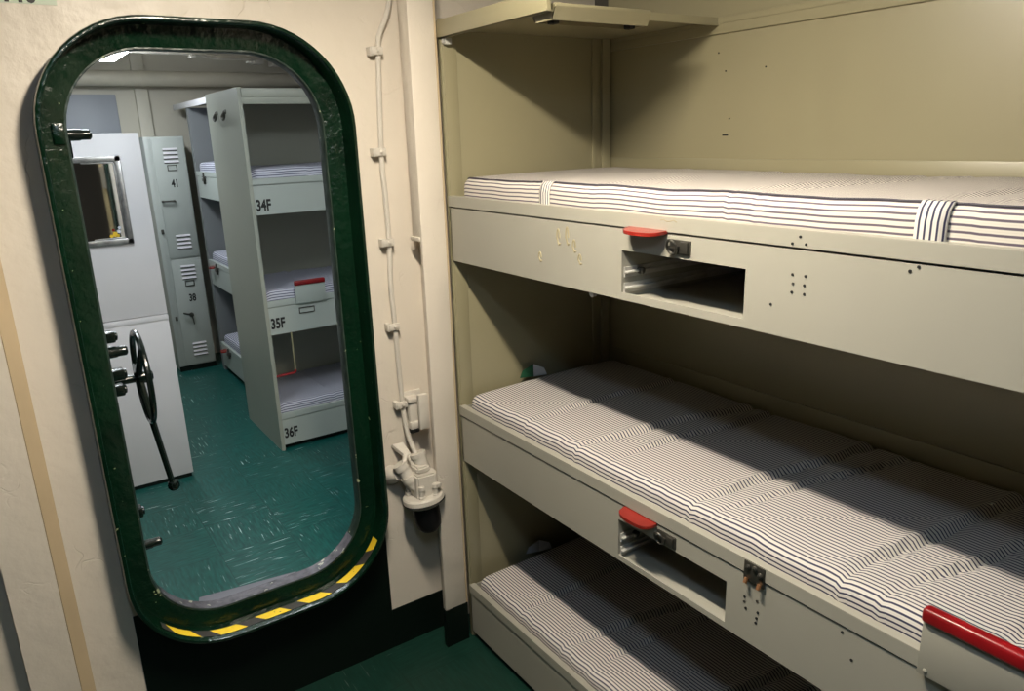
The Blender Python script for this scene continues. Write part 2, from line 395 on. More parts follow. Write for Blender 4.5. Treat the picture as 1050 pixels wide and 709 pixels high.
# ------------------------------------------------------- green doorway
door = bpy.data.objects.new('door_1', None); C.objects.link(door); door['kind'] = 'structure'
door['label'] = 'oval dark green watertight doorway frame in the cream bulkhead'
door.location = ((0, 0.43 * D, (DZ0 - ZF) * D)); ORG[0] = Vector((XW, 0.43, DZ0))
bm = new()
ring(bm, [(0.049, XW), (0.049, -1.784), (0.051, -1.7795), (0.055, -1.779), (0.0585, -1.7805), (0.060, -1.785), (0.060, XW)])
link('coaming', bm, M['green'], door)
bm = new()
ring(bm, [(0.050, XW), (0.050, -1.846), (0.044, -1.848), (0.006, -1.848), (0.003, -1.850), (0.003, -1.862), (0.050, -1.862)])
link('flange', bm, M['green'], door)
bm = new()
ring(bm, [(0.005, -1.849), (0.001, -1.849), (0.0, -1.851), (0.0, -1.886), (0.010, -1.886), (0.010, -1.862)])
link('sealing_edge', bm, M['edge'], door)
# hazard tape on the upward face of the sill
def strip_on_ring(off, x0, x1, a0, a1, n=60):
    o = outline(off, 14)
    # bottom run: indices around the first straight (bottom) — build by angle param along path
    L_ = [0.0]; seq = []
    # path ordered: left-bottom corner -> bottom straight -> right-bottom corner
    y0, y1, z0, r = DY0 - off, DY1 + off, DZ0 - off, DR + off
    P = []
    for k in range(40): a = math.radians(180 + a0 + (90 - a0) * k / 39); P.append((y0 + r + r * math.cos(a), z0 + r + r * math.sin(a)))
    for k in range(1, 20): P.append((y0 + r + (y1 - y0 - 2 * r) * k / 20, z0))
    for k in range(40): a = math.radians(270 + a1 * k / 39); P.append((y1 - r + r * math.cos(a), z0 + r + r * math.sin(a)))
    return P
bm = new(); uvl = bm.loops.layers.uv.new('UVMap')
P0 = strip_on_ring(0.0475, 0, 0, 38, 62); s = 0; prev = None; rows = []
for y, z in P0:
    if prev: s += math.hypot(y - prev[0], z - prev[1])
    prev = (y, z); rows.append((s, bm.verts.new((-1.795, y, z)), bm.verts.new((-1.824, y, z))))
for (s0, a, b), (s1, c, d) in zip(rows, rows[1:]):
    f = bm.faces.new((a, c, d, b))
    for lp, uvv in zip(f.loops, ((s0, 0), (s1, 0), (s1, 1), (s0, 1))): lp[uvl].uv = (uvv[0] / 0.116 + 0.08, uvv[1])
link('warning_tape', bm, M['tape'], door)
bm = new(); P1 = strip_on_ring(-0.001, 0, 0, 25, 55); rows = [(bm.verts.new((-1.850, y, z)), bm.verts.new((-1.888, y, z)), bm.verts.new((-1.889, y, z - 0.012))) for y, z in P1]
for a, b in zip(rows, rows[1:]):
    bm.faces.new((a[0], b[0], b[1], a[1])); bm.faces.new((a[1], b[1], b[2], a[2]))
o = link('sill_wear_strip', bm, M['worn'], door); o['label'] = 'scuffed grey metal along the sill'
bm = new(); box(bm, XW, XW + 0.0035, 0.097, 0.779, ZF, -1.19); box(bm, XW, XW + 0.0035, 0.097, 0.16, -1.19, -1.12); box(bm, XW, XW + 0.0035, 0.70, 0.779, -1.19, -1.12)
link('sill_apron', bm, M['greenblack'], door)
bm = new()
for y, z in ((0.135, 0.03),):
    box(bm, -1.848, -1.842, y - 0.010, y + 0.012, z - 0.022, z + 0.022, 0.002)
link('dog_wedge', bm, M['green'], door)
home()
bm = new()
prism(bm, [(-1.975, 0.33), (-1.915, 0.27), (-1.908, 0.69), (-1.945, 0.62)], 2, ZF + 0.001, ZF + 0.006)
bm.free()
bm = new(); prism(bm, [(-2.50, 0.34), (-2.13, 0.24), (-2.13, 0.72), (-2.452, 0.665)], 2, ZF, ZF + 0.005)
tag(link('threshold_strip', bm, M['rubber']), 'dark grey rubber strip on the teal floor behind the doorway sill', 'floor strip')

# ---------------------------------------------- open hatch door with dogs
hd = thing('hatch_door', 'black-green steel door swung open beyond the doorway, with handwheel and lever', 'door', (-1.93, 0.115, -1.10))
bm = new()
pts = []
x0, x1, z0, z1, r = -2.60, -1.92, -1.20, 0.21, 0.16
for cx, cz, a0 in ((x1 - r, z0 + r, -90), (x1 - r, z1 - r, 0), (x0 + r, z1 - r, 90), (x0 + r, z0 + r, 180)):
    for k in range(9): a = math.radians(a0 + 90 * k / 8); pts.append((cx + r * math.cos(a), cz + r * math.sin(a)))
prism(bm, pts, 1, 0.085, 0.105); link('door_panel', bm, M['hw'], hd)
def dog(x, z, y1, r=0.013):
    b = new(); lathe(b, (x, 0.10, z), (0, 1, 0), [(0, r * 1.7), (0.012, r * 1.7), (0.014, r * 1.15), (y1 - 0.10 - 0.022, r * 1.15), (y1 - 0.10 - 0.018, r), (y1 - 0.10, r), (y1 - 0.096, r * 0.6)], 16)
    prism(b, [(x - 0.008, z + 0.012), (x + 0.012, z + 0.010), (x + 0.008, z - 0.045), (x - 0.002, z - 0.05)], 1, y1 - 0.055, y1 - 0.04)
    return link('dog', b, M['hw'], hd)
dog(-1.98, 0.029, 0.206, 0.0115); dog(-1.98, -0.478, 0.200, 0.0125); dog(-1.98, -1.002, 0.200, 0.0115)
for z, y in ((-0.44, 0.182), (-0.535, 0.188), (-0.575, 0.182), (-0.905, 0.172)):
    bm = new(); box(bm, -2.0, -1.965, 0.10, y, z - 0.013, z + 0.013, 0.004)
    lathe(bm, (-1.982, y - 0.002, z), (0, 1, 0), [(0, 0.011), (0.006, 0.011), (0.008, 0.006)], 12)
    link('dog_bracket', bm, M['hw'], hd)
HX, HZ, HY, HR = -2.06, -0.575, 0.236, 0.118
for z in (-0.05, -0.95):
    bm = new(); box(bm, -1.93, -1.871, 0.070, 0.10, z - 0.03, z + 0.03, 0.003); tube(bm, [(-1.90, 0.075, z - 0.045), (-1.90, 0.075, z + 0.045)], 0.012, 12); link('hinge', bm, M['hw'], hd)
wc = Vector((HX, HY, HZ)); bm = new()
tube(bm, [wc + Vector((HR * math.cos(a * math.pi / 18), 0.0, HR * math.sin(a * math.pi / 18))) for a in range(36)] + [wc + Vector((HR, 0, 0)), wc + Vector((HR * math.cos(math.pi / 18), 0, HR * math.sin(math.pi / 18)))], 0.0075, 10, False)
wh = link('handwheel', bm, M['hw'], hd)
for a in (55, 175, 290):
    a = math.radians(a); bm = new()
    tube(bm, [wc + Vector((0, -0.01, 0)), wc + Vector((HR * math.cos(a), 0, HR * math.sin(a)))], [0.010, 0.006], 8); link('spoke', bm, M['hw'], wh)
bm = new(); lathe(bm, (HX, 0.10, HZ), (0, 1, 0), [(0, 0.026), (0.03, 0.026), (0.034, 0.011), (0.12, 0.011), (0.122, 0.017), (0.155, 0.017), (0.16, 0.010)], 18); link('hub', bm, M['hw'], wh)
bm = new(); tube(bm, [(-2.06, 0.225, -0.56), (-2.055, 0.240, -0.70), (-2.05, 0.262, -0.888)], [0.0095, 0.0085, 0.0075], 10)
lathe(bm, (-2.05, 0.262, -0.874), (0, 0.1, -1), [(0, 0.006), (0.003, 0.012), (0.010, 0.0155), (0.019, 0.0155), (0.026, 0.011), (0.029, 0.003)], 16)
link('lever', bm, M['hw'], hd)
home()

# ------------------------------------------------------------- mattresses
def mattress(name, label, L, W, H, base, rot=0, seed=0, m=None, group=None, straps=(), nx=150, ny=46, crease=(), piping=True, amp=1.0):
    th = thing(name, label, 'mattress', base, rot, group) if (straps or piping) else None
    if th is None:
        th = None
    ORG[0] = Vector((0, 0, 0))
    bm = new(); uvl = bm.loops.layers.uv.new('UVMap')
    r = min(0.020, H * 0.32)
    prof = []                                   # (y, z) from bottom front to bottom back
    ns = 5
    for k in range(ns): prof.append((0.0, 0.004 + (H - r - 0.004) * k / ns))
    for k in range(5): a = math.pi - k * math.pi / 8; prof.append((r + r * math.cos(a), H - r + r * math.sin(a)))
    for k in range(1, ny): prof.append((r + (W - 2 * r) * k / ny, H))
    for k in range(5): a = math.pi / 2 - k * math.pi / 8; prof.append((W - r + r * math.cos(a), H - r + r * math.sin(a)))
    for k in range(1, ns + 1): prof.append((W, (H - r) * (1 - k / ns) + 0.004 * k / ns))
    arc = [0.0]
    for a, b in zip(prof, prof[1:]): arc.append(arc[-1] + math.hypot(b[0] - a[0], b[1] - a[1]))
    grid = []; UV = []
    for i in range(nx + 1):
        x = L * i / nx; col = []; uvc = []
        ex = min(x, L - x); er = max(0.0, 1 - ex / 0.02)
        for j, (y, z) in enumerate(prof):
            t = z / H
            nv = noise.noise(Vector((x * 5 + seed, y * 3, seed)))
            nf = noise.noise(Vector((x * 26 + seed, y * 4 + x * 3, seed * 2)))
            dz = amp * t * (0.005 * nv + 0.0014 * nf)
            warp = 0.0
            for (cx, slant, depth, w) in crease:
                w = w * 0.6
                d = x - (cx + slant * (y - W / 2) + 0.012 * noise.noise(Vector((y * 6, cx * 9, seed))))
                g = math.exp(-(d / w) ** 2)
                fade = min(1.0, 0.12 + y / W * 3.0)
                depth = depth * 1.7; dz -= t * depth * g * fade
                dz += t * depth * 0.5 * fade * math.exp(-((d + w * 1.9) / (w * 1.2)) ** 2)
                warp += depth * 0.9 * math.tanh(d / w) * g
            # soft pillowing across the width, sagging edges
            dz += t * amp * 0.004 * math.sin(math.pi * min(1, max(0, y / W)))
            dy = (-0.003 * math.sin(math.pi * t) + amp * 0.003 * nf) * (1 if j < 10 else 0)
            zz = z + dz - er * er * 0.012 * t
            yy = y + dy + er * er * 0.01 * (1 if y < W / 2 else -1) * 1.0
            col.append(bm.verts.new((x, yy, zz)))
            uvc.append((x * D, (arc[j] + warp * 0.6 + 0.0015 * noise.noise(Vector((x * 9, y * 9, seed + 4)))) * D))
        grid.append(col); UV.append(uvc)
    for i in range(nx):
        for j in range(len(prof) - 1):
            f = bm.faces.new((grid[i][j], grid[i + 1][j], grid[i + 1][j + 1], grid[i][j + 1]))
            for lp, q in zip(f.loops, (UV[i][j], UV[i + 1][j], UV[i + 1][j + 1], UV[i][j + 1])): lp[uvl].uv = q
    # end caps as strips between front and back halves
    n = len(prof)
    for i in (0, nx):
        for j in range(n // 2):
            k = n - 1 - j
            if k - 1 > j + 1 or k - 1 == j + 1 or True:
                vs = [grid[i][j], grid[i][j + 1], grid[i][k - 1], grid[i][k]]
                if len(set(vs)) < 3 or j + 1 > k - 1: break
                if j + 1 == k - 1: vs = [grid[i][j], grid[i][j + 1], grid[i][k]]
                try: f = bm.faces.new(vs)
                except ValueError: continue
                for lp in f.loops: lp[uvl].uv = (lp.vert.co.y * D, lp.vert.co.z * D)
    edgepts = [grid[i][ns + 3].co.copy() + Vector((0, -0.0012, 0.0008)) for i in range(0, nx + 1)]
    if not (straps or piping):
        b = Vector(base); o = link(name, bm, m); o.location = (b - Vector((XW, 0, ZF))) * D; o.rotation_euler = (0, 0, rot)
        tag(o, label, 'mattress', group); home(); return o
    cov = link('cover', bm, m, th)
    if piping:
        bm = new(); tube(bm, edgepts, 0.0019, 6); link('piping', bm, M['piping'], th)
    for xs, ws in straps:
        bm = new(); uvl = bm.loops.layers.uv.new('UVMap')
        pr = [(-0.0045, 0.004), (-0.0075, H * 0.3), (-0.0075, H * 0.7), (-0.003, H - 0.006), (0.006, H + 0.003), (0.014, H + 0.004)]
        loops = [[bm.verts.new((x, y + 0.0, z)) for y, z in pr] for x in (xs, xs + ws * 0.33, xs + ws * 0.66, xs + ws)]
        for a, b in zip(loops, loops[1:]):
            for k in range(len(pr) - 1):
                f = bm.faces.new((a[k], b[k], b[k + 1], a[k + 1]))
                for lp in f.loops: lp[uvl].uv = (lp.vert.co.x * D, lp.vert.co.z * D)
        ob = link('strap', bm, M['tickv'], th); md = ob.modifiers.new('s', 'SOLIDIFY'); md.thickness = 0.004
    home(); return th

# ------------------------------------------------------------- bunk racks
RD = 0.573
def tray(parent, zt, L, mf, mi, hole=None, h=0.172, marks=None):
    bm = new()
    zs = zt - 0.030; zb = zt - h
    box(bm, 0.001, L, -0.003, 0.016, zs + 0.002, zt, 0.0009)                       # rolled lip
    box(bm, 0.001, L, 0.014, RD - 0.001, zs - 0.002, zs + 0.001)                    # pan
    box(bm, 0.001, L, 0.010, RD - 0.001, zb, zb + 0.004)                            # bottom sheet
    box(bm, 0.001, L, RD - 0.006, RD - 0.001, zb, zs)
    if hole:
        hx0, hx1, hz1, hz0 = hole
        for a in ((0.001, hx0, zb, zs - 0.0015), (hx1, L, zb, zs - 0.0015), (hx0, hx1, zb, hz0), (hx0, hx1, hz1, zs - 0.0015)):
            box(bm, a[0], a[1], 0.0, 0.004, a[2], a[3])
        box(bm, hx0 - 0.004, hx0, 0.004, RD - 0.01, zb + 0.004, zs - 0.002)
        box(bm, hx1, hx1 + 0.004, 0.004, RD - 0.01, zb + 0.004, zs - 0.002)
    else:
        box(bm, 0.001, L, 0.0, 0.004, zb, zs - 0.0015)
    box(bm, 0.001, 0.006, 0.0, RD - 0.002, zb, zt - 0.004); box(bm, L - 0.006, L, 0.0, RD - 0.002, zb, zt - 0.004)
    box(bm, 0.004, L - 0.004, 0.014, 0.017, zs - 0.006, zs + 0.004)                  # shadow gap backing
    t = link('berth_tray', bm, mf, parent, 0.35)
    if hole:
        for zz, th in ((hz0 + 0.038, 0.004), (hz0 + 0.006, 0.005)):
            bm = new(); box(bm, hx0, hx0 + 0.010, 0.006, 0.42, zz, zz + th, 0.001); box(bm, hx0, hx0 + 0.003, 0.006, 0.42, zz - 0.008, zz + 0.012)
            link('drawer_slide', bm, M['steel'], t)
        bm = new()
        for dx in (0.012, 0.03): pass
        lathe(bm, (hx0 - 0.0002, 0.045, hz0 + 0.040), (1, 0, 0), [(0, 0.007), (0.014, 0.007), (0.016, 0.004)], 12)
        link('slide_roller', bm, M['dsteel'], t)
    return t

def pull(parent, x0, x1, z, depth=0.036):
    bm = new(); n = 18; w = (x1 - x0) / 2; cx = (x0 + x1) / 2
    poly = [(x0, 0.0)]
    for k in range(n + 1):
        a = math.pi - math.pi * k / n
        sx = math.copysign(abs(math.cos(a)) ** 0.75, math.cos(a)); sy = math.sin(a) ** 0.6
        poly.append((cx + w * sx, -0.003 - depth * sy))
    poly.append((x1, 0.0))
    A = [bm.verts.new((x, y, z + 0.004 + y * 0.12)) for x, y in poly]; B = [bm.verts.new((x, y, z - 0.003 + y * 0.12)) for x, y in poly]
    bm.faces.new(A); bm.faces.new(B[::-1])
    for i in range(len(poly)): bm.faces.new((A[i], B[i], B[(i + 1) % len(poly)], A[(i + 1) % len(poly)]))
    bmesh.ops.bevel(bm, geom=[e for e in bm.edges if abs(e.verts[0].co.z - e.verts[1].co.z) < 0.005], offset=0.0012, segments=2, affect='EDGES')
    o = link('pull_tab', bm, M['red'], parent); o['label'] = 'red half-round pull tab'; return o

def latch(parent, x, z):
    bm = new(); box(bm, x, x + 0.050, -0.0035, 0.001, z - 0.014, z + 0.012, 0.001)
    box(bm, x + 0.028, x + 0.046, -0.007, -0.003, z - 0.011, z + 0.010, 0.001)
    tube(bm, [(x + 0.012 + 0.011 * math.cos(a * math.pi / 8), -0.010 - 0.004 * math.sin(a * math.pi / 8), z - 0.001 + 0.013 * math.sin(a * math.pi / 8)) for a in range(17)], 0.0028, 8)
    box(bm, x + 0.004, x + 0.026, -0.010, -0.002, z - 0.004, z + 0.002, 0.001)
    o = link('latch', bm, M['dsteel'], parent); o['label'] = 'dark steel hasp latch'; return o

def guard(parent, x0, x1, zt, ztop):
    bm = new(); box(bm, x0, x1, -0.012, -0.006, zt - 0.030, ztop - 0.004, 0.002)
    for i in range(3):
        xx = x0 + 0.012 + (x1 - x0 - 0.024) * i / 2
        lathe(bm, (xx, -0.011, zt - 0.020), (0, -1, 0), [(0, 0.0034), (0.0025, 0.0034), (0.0035, 0.0015)], 10)
    g = link('guard_plate', bm, M['rackff'] if parent_far[0] else M['rackd'], parent)
    bm = new(); box(bm, x0 - 0.001, x1 + 0.001, -0.019, 0.001, ztop - 0.024, ztop, 0.006, 3)
    o = link('red_pad', bm, M['redpad'], g); o['label'] = 'red vinyl pad along the top of the guard plate'
    return g
parent_far = [False]

def dots(parent, pts, r=0.0022, m=None, name='screw_hole'):
    for x, z in pts:
        bm = new(); lathe(bm, (x, 0.0006, z), (0, -1, 0), [(0, r), (0.0018, r)], 10)
        link(name, bm, m or M['dark'], parent)

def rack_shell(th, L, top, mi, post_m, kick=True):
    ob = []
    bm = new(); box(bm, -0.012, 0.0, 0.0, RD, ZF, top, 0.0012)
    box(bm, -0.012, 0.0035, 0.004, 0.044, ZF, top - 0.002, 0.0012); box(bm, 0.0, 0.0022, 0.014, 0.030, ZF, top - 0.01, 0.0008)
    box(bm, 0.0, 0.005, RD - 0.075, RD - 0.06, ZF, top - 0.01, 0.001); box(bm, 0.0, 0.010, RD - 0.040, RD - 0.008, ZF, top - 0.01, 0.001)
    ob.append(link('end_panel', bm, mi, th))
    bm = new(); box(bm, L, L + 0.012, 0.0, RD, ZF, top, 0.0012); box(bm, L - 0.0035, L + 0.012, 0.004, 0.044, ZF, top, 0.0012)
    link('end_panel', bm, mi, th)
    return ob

home()
LR = 1.72
TOPZ = 0.285
R1 = thing('bunk_rack', 'cream-grey steel three-tier bunk rack along the right side, two berths with open drawer slots', 'bunk', (-1.755, 1.0, ZF))
ORG[0] = Vector((0, 0, ZF))
rack_shell(R1, LR, TOPZ, M['rack'], M['rack'])
bm = new()
box(bm, -0.012, LR + 0.012, RD, RD + 0.01, ZF, ZC - 0.01)
box(bm, 0.0, LR, RD - 0.007, RD, 0.2236, 0.262, 0.0015)
box(bm, 0.0, LR, RD - 0.009, RD, 0.247, 0.262, 0.001)
for zt in (-0.153, -0.748, -1.338): box(bm, 0.0, LR, RD - 0.006, RD, zt - 0.03, zt + 0.074, 0.001)
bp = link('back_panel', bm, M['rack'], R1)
for x, z, r in ((0.405, 0.18, 0.0022), (0.43, 0.135, 0.0022), (0.55, 0.135, 0.0022), (0.448, 0.02, 0.0022)):
    bm = new(); lathe(bm, (x, RD + 0.0004, z), (0, -1, 0), [(0, r), (0.0015, r)], 8); link('screw_hole', bm, M['dark'], bp)
bm = new(); box(bm, 0.428, 0.446, RD - 0.001, RD + 0.0004, -0.022, -0.018); link('slot', bm, M['dark'], bp)
# short canopy over the foot end
bm = new()
box(bm, -0.005, 0.455, -0.008, 0.004, 0.2385, 0.279, 0.0015)
box(bm, 0.0, 0.405, 0.0, RD, 0.2565, 0.262)
box(bm, 0.401, 0.406, 0.004, RD, 0.2435, 0.262)
box(bm, -0.004, 0.45, -0.006, 0.012, 0.2385, 0.2425)
link('canopy', bm, M['rack'], R1)
bm = new(); box(bm, 0.0005, 0.020, 0.004, 0.022, 0.222, 0.2375, 0.001); lathe(bm, (0.011, 0.004, 0.230), (0, -1, 0), [(0, 0.006), (0.004, 0.006), (0.006, 0.003)], 6)
link('corner_bracket', bm, M['steel'], R1)
zts = (-0.153, -0.748, -1.338)
hx0, hx1 = 0.674, 0.972
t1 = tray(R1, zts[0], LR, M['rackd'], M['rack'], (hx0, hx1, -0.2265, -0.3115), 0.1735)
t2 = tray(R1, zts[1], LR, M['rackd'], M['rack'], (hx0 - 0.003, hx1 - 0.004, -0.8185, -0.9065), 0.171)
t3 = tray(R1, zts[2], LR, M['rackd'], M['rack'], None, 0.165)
pull(t1, 0.697, 0.796, -0.1815, 0.032); pull(t2, 0.692, 0.788, -0.781, 0.030)
latch(t1, 0.803, -0.2045); latch(t2, 0.790, -0.800)
# hinge bracket and screw holes on the second tray
bm = new(); box(bm, 1.008, 1.052, -0.0055, -0.002, -0.789, -0.750, 0.001)
for dx, dz in ((0.010, -0.760), (0.024, -0.757), (0.036, -0.765)): lathe(bm, (1.008 + dx, -0.005, dz), (0, -1, 0), [(0, 0.0055), (0.003, 0.005), (0.005, 0.002)], 12)
hb = link('hinge_bracket', bm, M['dsteel'], t2); hb['label'] = 'dark steel bracket with two copper bolts'
for dx in (0.008, 0.036):
    bm = new(); tube(bm, [(1.008 + dx, -0.007, -0.782), (1.008 + dx, -0.011, -0.791)], 0.0038, 8); link('bolt', bm, M['copper'], hb)
dots(t1, [(1.061, -0.2235), (1.084, -0.2235), (1.062, -0.2515), (1.084, -0.2515), (1.063, -0.238), (1.083, -0.238), (1.025, -0.277), (1.241, -0.195), (1.252, -0.188)])
for x, z in ((1.072, -0.164), (1.059, -0.1755), (1.083, -0.1745)):
    bm = new(); lathe(bm, (x, -0.0026, z), (0, -1, 0), [(0, 0.0022), (0.0016, 0.0022)], 10); link('screw_hole', bm, M['dark'], t1)
dots(t2, [(1.010, -0.828), (1.010, -0.838), (1.014, -0.850), (1.037, -0.823), (1.040, -0.845), (1.038, -0.858), (1.037, -0.868), (1.22, -0.83), (1.20, -0.79), (1.24, -0.765)], 0.0026)
for x, z, h in ((0.472, -0.222, 0.020), (0.503, -0.218, 0.022), (0.526, -0.236, 0.015), (0.545, -0.262, 0.012), (0.404, -0.272, 0.012)):
    bm = new(); tube(bm, [(x + 0.0045 * math.cos(a * math.pi / 8) + (0.003 if a > 8 else 0), -0.0003, z + h * math.sin(a * math.pi / 8) * (1 if a < 9 else 0.7)) for a in range(15)], 0.0022, 6); link('wear_mark', bm, M['rust'], t1)
bm = new(); tube(bm, [(0.78 + k * 0.008, -0.0033, -0.160 + 0.002 * math.sin(k * 2)) for k in range(6)], 0.0009, 5); link('wear_mark', bm, M['rust'], t1)
guard(t2, 1.323, 1.484, zts[1], -0.666)
bm = new(); lathe(bm, (0.575, 0.006, zts[0] - 0.178), (0, 1, 0), [(0, 0.007), (0.01, 0.007)], 12)
link('stud', bm, M['steel'], t1)
bm = new(); box(bm, 0.03, LR - 0.0, 0.035, 0.05, ZF, -1.50); box(bm, 0.0, LR, 0.45, 0.46, ZF, -1.50)
link('plinth', bm, M['greenblack'], R1)
home()

cre = [(0.28, 0.02, 0.0050, 0.012), (0.52, 0.16, 0.0062, 0.014), (0.60, 0.10, 0.0045, 0.010), (0.86, 0.14, 0.0062, 0.014), (0.93, 0.2, 0.004, 0.01), (1.18, 0.12, 0.0065, 0.016), (1.27, 0.2, 0.005, 0.012), (1.42, 0.18, 0.006, 0.016), (1.55, 0.1, 0.005, 0.012)]
ML = LR - 0.06
mattress('mattress', 'striped mattress on the top berth of the large bunk rack, pale and flat', ML, 0.535, 0.076, (-1.755 + 0.042, 1.018, zts[0] - 0.029), 0, 1.3, M['tick1'], straps=((0.349, 0.034), (1.192, 0.042)), crease=[(c[0] + 0.05, c[1], c[2] * 0.4, c[3]) for c in cre], amp=0.7)
mattress('mattress', 'striped mattress on the middle berth of the large bunk rack, creased ticking', ML, 0.540, 0.068, (-1.755 + 0.030, 1.017, zts[1] - 0.029), 0, 5.1, M['tick'], crease=cre, piping=False)
mattress('mattress', 'striped mattress on the bottom berth of the large bunk rack, mostly in shade', ML, 0.540, 0.064, (-1.755 + 0.030, 1.017, zts[2] - 0.029), 0, 9.7, M['tick'], crease=[(c[0] - 0.06, c[1] * 1.2, c[2] * 1.1, c[3]) for c in cre], piping=False)

# folded packets at the foot of two berths
def packet(label, p, s, rz, two):
    th = thing('folded_card', label, 'card', p); ORG[0] = Vector((0, 0, 0))
    a = math.radians(rz); 
    def R(x, y, z): return (x * math.cos(a) - y * math.sin(a), x * math.sin(a) + y * math.cos(a), z)
    for nm, m_, xs in (('green_flap', two, -1), ('white_flap', M['paperw'], 1)):
        bm = new()
        A = [R(0, 0, 0), R(0, 0.0, 0.034 * s), R(xs * 0.006 * s, xs * 0.030 * s, 0.020 * s), R(xs * 0.010 * s, xs * 0.036 * s, 0.001)]
        vs = [bm.verts.new(q) for q in A]; f = bm.faces.new(vs)
        r_ = bmesh.ops.extrude_face_region(bm, geom=[f])
        bmesh.ops.translate(bm, verts=[v for v in r_['geom'] if isinstance(v, bmesh.types.BMVert)], vec=(0.002, 0, 0))
        link(nm, bm, m_, th, None)
    home()
packet('small green and white folded card standing on the middle mattress near its foot end', (-1.730, 1.245, -0.706), 1.15, 0, M['green2'])
packet('small dark folded card in the shade on the bottom mattress near its foot end', (-1.730, 1.25, -1.304), 1.2, 0, M['grey'])

# berth lamp housing under the canopy
bl = thing('berth_light', 'empty metal berth lamp housing under the canopy above the top bunk', 'lamp', (-1.33, 1.18, 0.256))
bm = new()
box(bm, -1.385, -1.300, 1.015, 1.285, 0.248, 0.256, 0.002)
for ya in (1.015, 1.278): prism(bm, [(-1.385, 0.248), (-1.300, 0.248), (-1.312, 0.224), (-1.372, 0.224)], 1, ya, ya + 0.007)
prism(bm, [(-1.385, 0.249), (-1.381, 0.249), (-1.368, 0.224), (-1.372, 0.224)], 1, 1.015, 1.285)
prism(bm, [(-1.300, 0.249), (-1.304, 0.249), (-1.316, 0.224), (-1.312, 0.224)], 1, 1.015, 1.285)
link('housing', bm, M['rack'], bl)
bm = new(); box(bm, -1.374, -1.310, 1.03, 1.27, 0.244, 0.248); link('reflector', bm, M['rust'], bl)
for y in (1.04, 1.258):
    bm = new(); box(bm, -1.352, -1.330, y - 0.008, y + 0.008, 0.220, 0.244, 0.002); link('tube_socket', bm, M['dark'], bl)
for x, y in ((-1.41, 1.05), (-1.415, 1.12), (-1.41, 1.27)):
    bm = new(); lathe(bm, (x, y, 0.2568), (0, 0, -1), [(0, 0.005), (0.005, 0.004)], 8); link('screw', bm, M['dark'], bl)
home()

# --------------------------------------------------- conduit on the wall
cb = thing('wall_cable', 'cream-painted cable clipped down the wall right of the green doorway', 'cable', (XW, 0.86, -0.9))
pts = [(-1.842, 0.925, 0.40), (-1.842, 0.900, 0.303), (-1.842, 0.876, 0.255), (-1.842, 0.868, 0.21), (-1.842, 0.855, -0.034), (-1.842, 0.857, -0.144), (-1.842, 0.858, -0.27), (-1.840, 0.852, -0.38), (-1.842, 0.856, -0.504), (-1.842, 0.858, -0.633), (-1.842, 0.861, -0.737), (-1.832, 0.864, -0.82), (-1.805, 0.872, -0.880)]
bm = new(); tube(bm, curve(pts, 8), 0.0072, 10); link('cable', bm, M['fit'], cb)
for y, z in ((0.866, 0.212), (0.854, -0.034), (0.857, -0.27), (0.855, -0.504), (0.860, -0.735)):
    bm = new(); box(bm, XW, -1.832, y - 0.024, y - 0.012, z - 0.012, z + 0.010, 0.002); box(bm, -1.838, -1.829, y - 0.022, y + 0.011, z - 0.010, z + 0.010, 0.003)
    lathe(bm, (-1.8295, y - 0.004, z), (1, 0, 0), [(0, 0.005), (0.003, 0.005), (0.005, 0.002)], 8)
    link('cable_clip', bm, M['fit'], cb)
home()

# ------------------------------------------------- small bracket on column
bk = thing('junction_bracket', 'cream-painted bracket plate on the wall above the bulkhead fitting', 'bracket', (XW, 0.90, -0.80))
bm = new(); box(bm, XW, -1.848, 0.868, 0.924, -0.815, -0.705, 0.003); box(bm, -1.80, -1.785, 0.885, 0.915, -0.805, -0.70, 0.003); link('plate', bm, M['fit'], bk)
bm = new(); box(bm, -1.850, -1.822, 0.872, 0.900, -0.815, -0.725, 0.006); box(bm, -1.850, -1.815, 0.868, 0.904, -0.730, -0.716, 0.004); box(bm, -1.850, -1.815, 0.870, 0.902, -0.812, -0.788, 0.005); link('clamp', bm, M['fit'], bk)
bm = new(); box(bm, -1.848, -1.824, 0.873, 0.900, -0.826, -0.812, 0.002)
for y in (0.88, 0.895): lathe(bm, (-1.824, y, -0.819), (1, 0, 0), [(0, 0.005), (0.004, 0.004)], 8)
link('terminal', bm, M['dark'], bk)
home()

# -------------------------------------------------- bulkhead light fitting
wl = thing('bulkhead_light', 'cream cast bulkhead light with a round flange and black globe pointing down', 'lamp', (XW, 0.87, -1.0))
cx, cy = -1.775, 0.872
ax = Vector((0.10, 0.09, -1)).normalized()
top = Vector((cx, cy, -1.000))
bm = new(); lathe(bm, top, ax, [(-0.006, 0.030), (-0.004, 0.056), (0.0, 0.060), (0.012, 0.061), (0.014, 0.058), (0.020, 0.057), (0.026, 0.050), (0.028, 0.040)], 40); link('flange', bm, M['fit'], wl)
bm = new(); lathe(bm, top, ax, [(0.0125, 0.0585), (0.0135, 0.0618), (0.0165, 0.0618), (0.0175, 0.0585)], 40); link('gasket', bm, M['dark'], wl)
bm = new(); lathe(bm, top + ax * 0.026, ax, [(0, 0.036), (0.002, 0.040), (0.050, 0.039), (0.072, 0.035), (0.085, 0.024), (0.090, 0.008)], 32); link('globe', bm, M['glass_dark'], wl)['label'] = 'black globe'
bm = new()
prism(bm, [(-1.805, 0.842), (-1.745, 0.842), (-1.740, 0.900), (-1.765, 0.914), (-1.805, 0.905)], 2, -1.0, -0.925)
prism(bm, [(-1.800, 0.850), (-1.756, 0.850), (-1.756, 0.890), (-1.800, 0.890)], 2, -0.925, -0.905)
bmesh.ops.bevel(bm, geom=list(bm.edges), offset=0.005, segments=2, affect='EDGES')
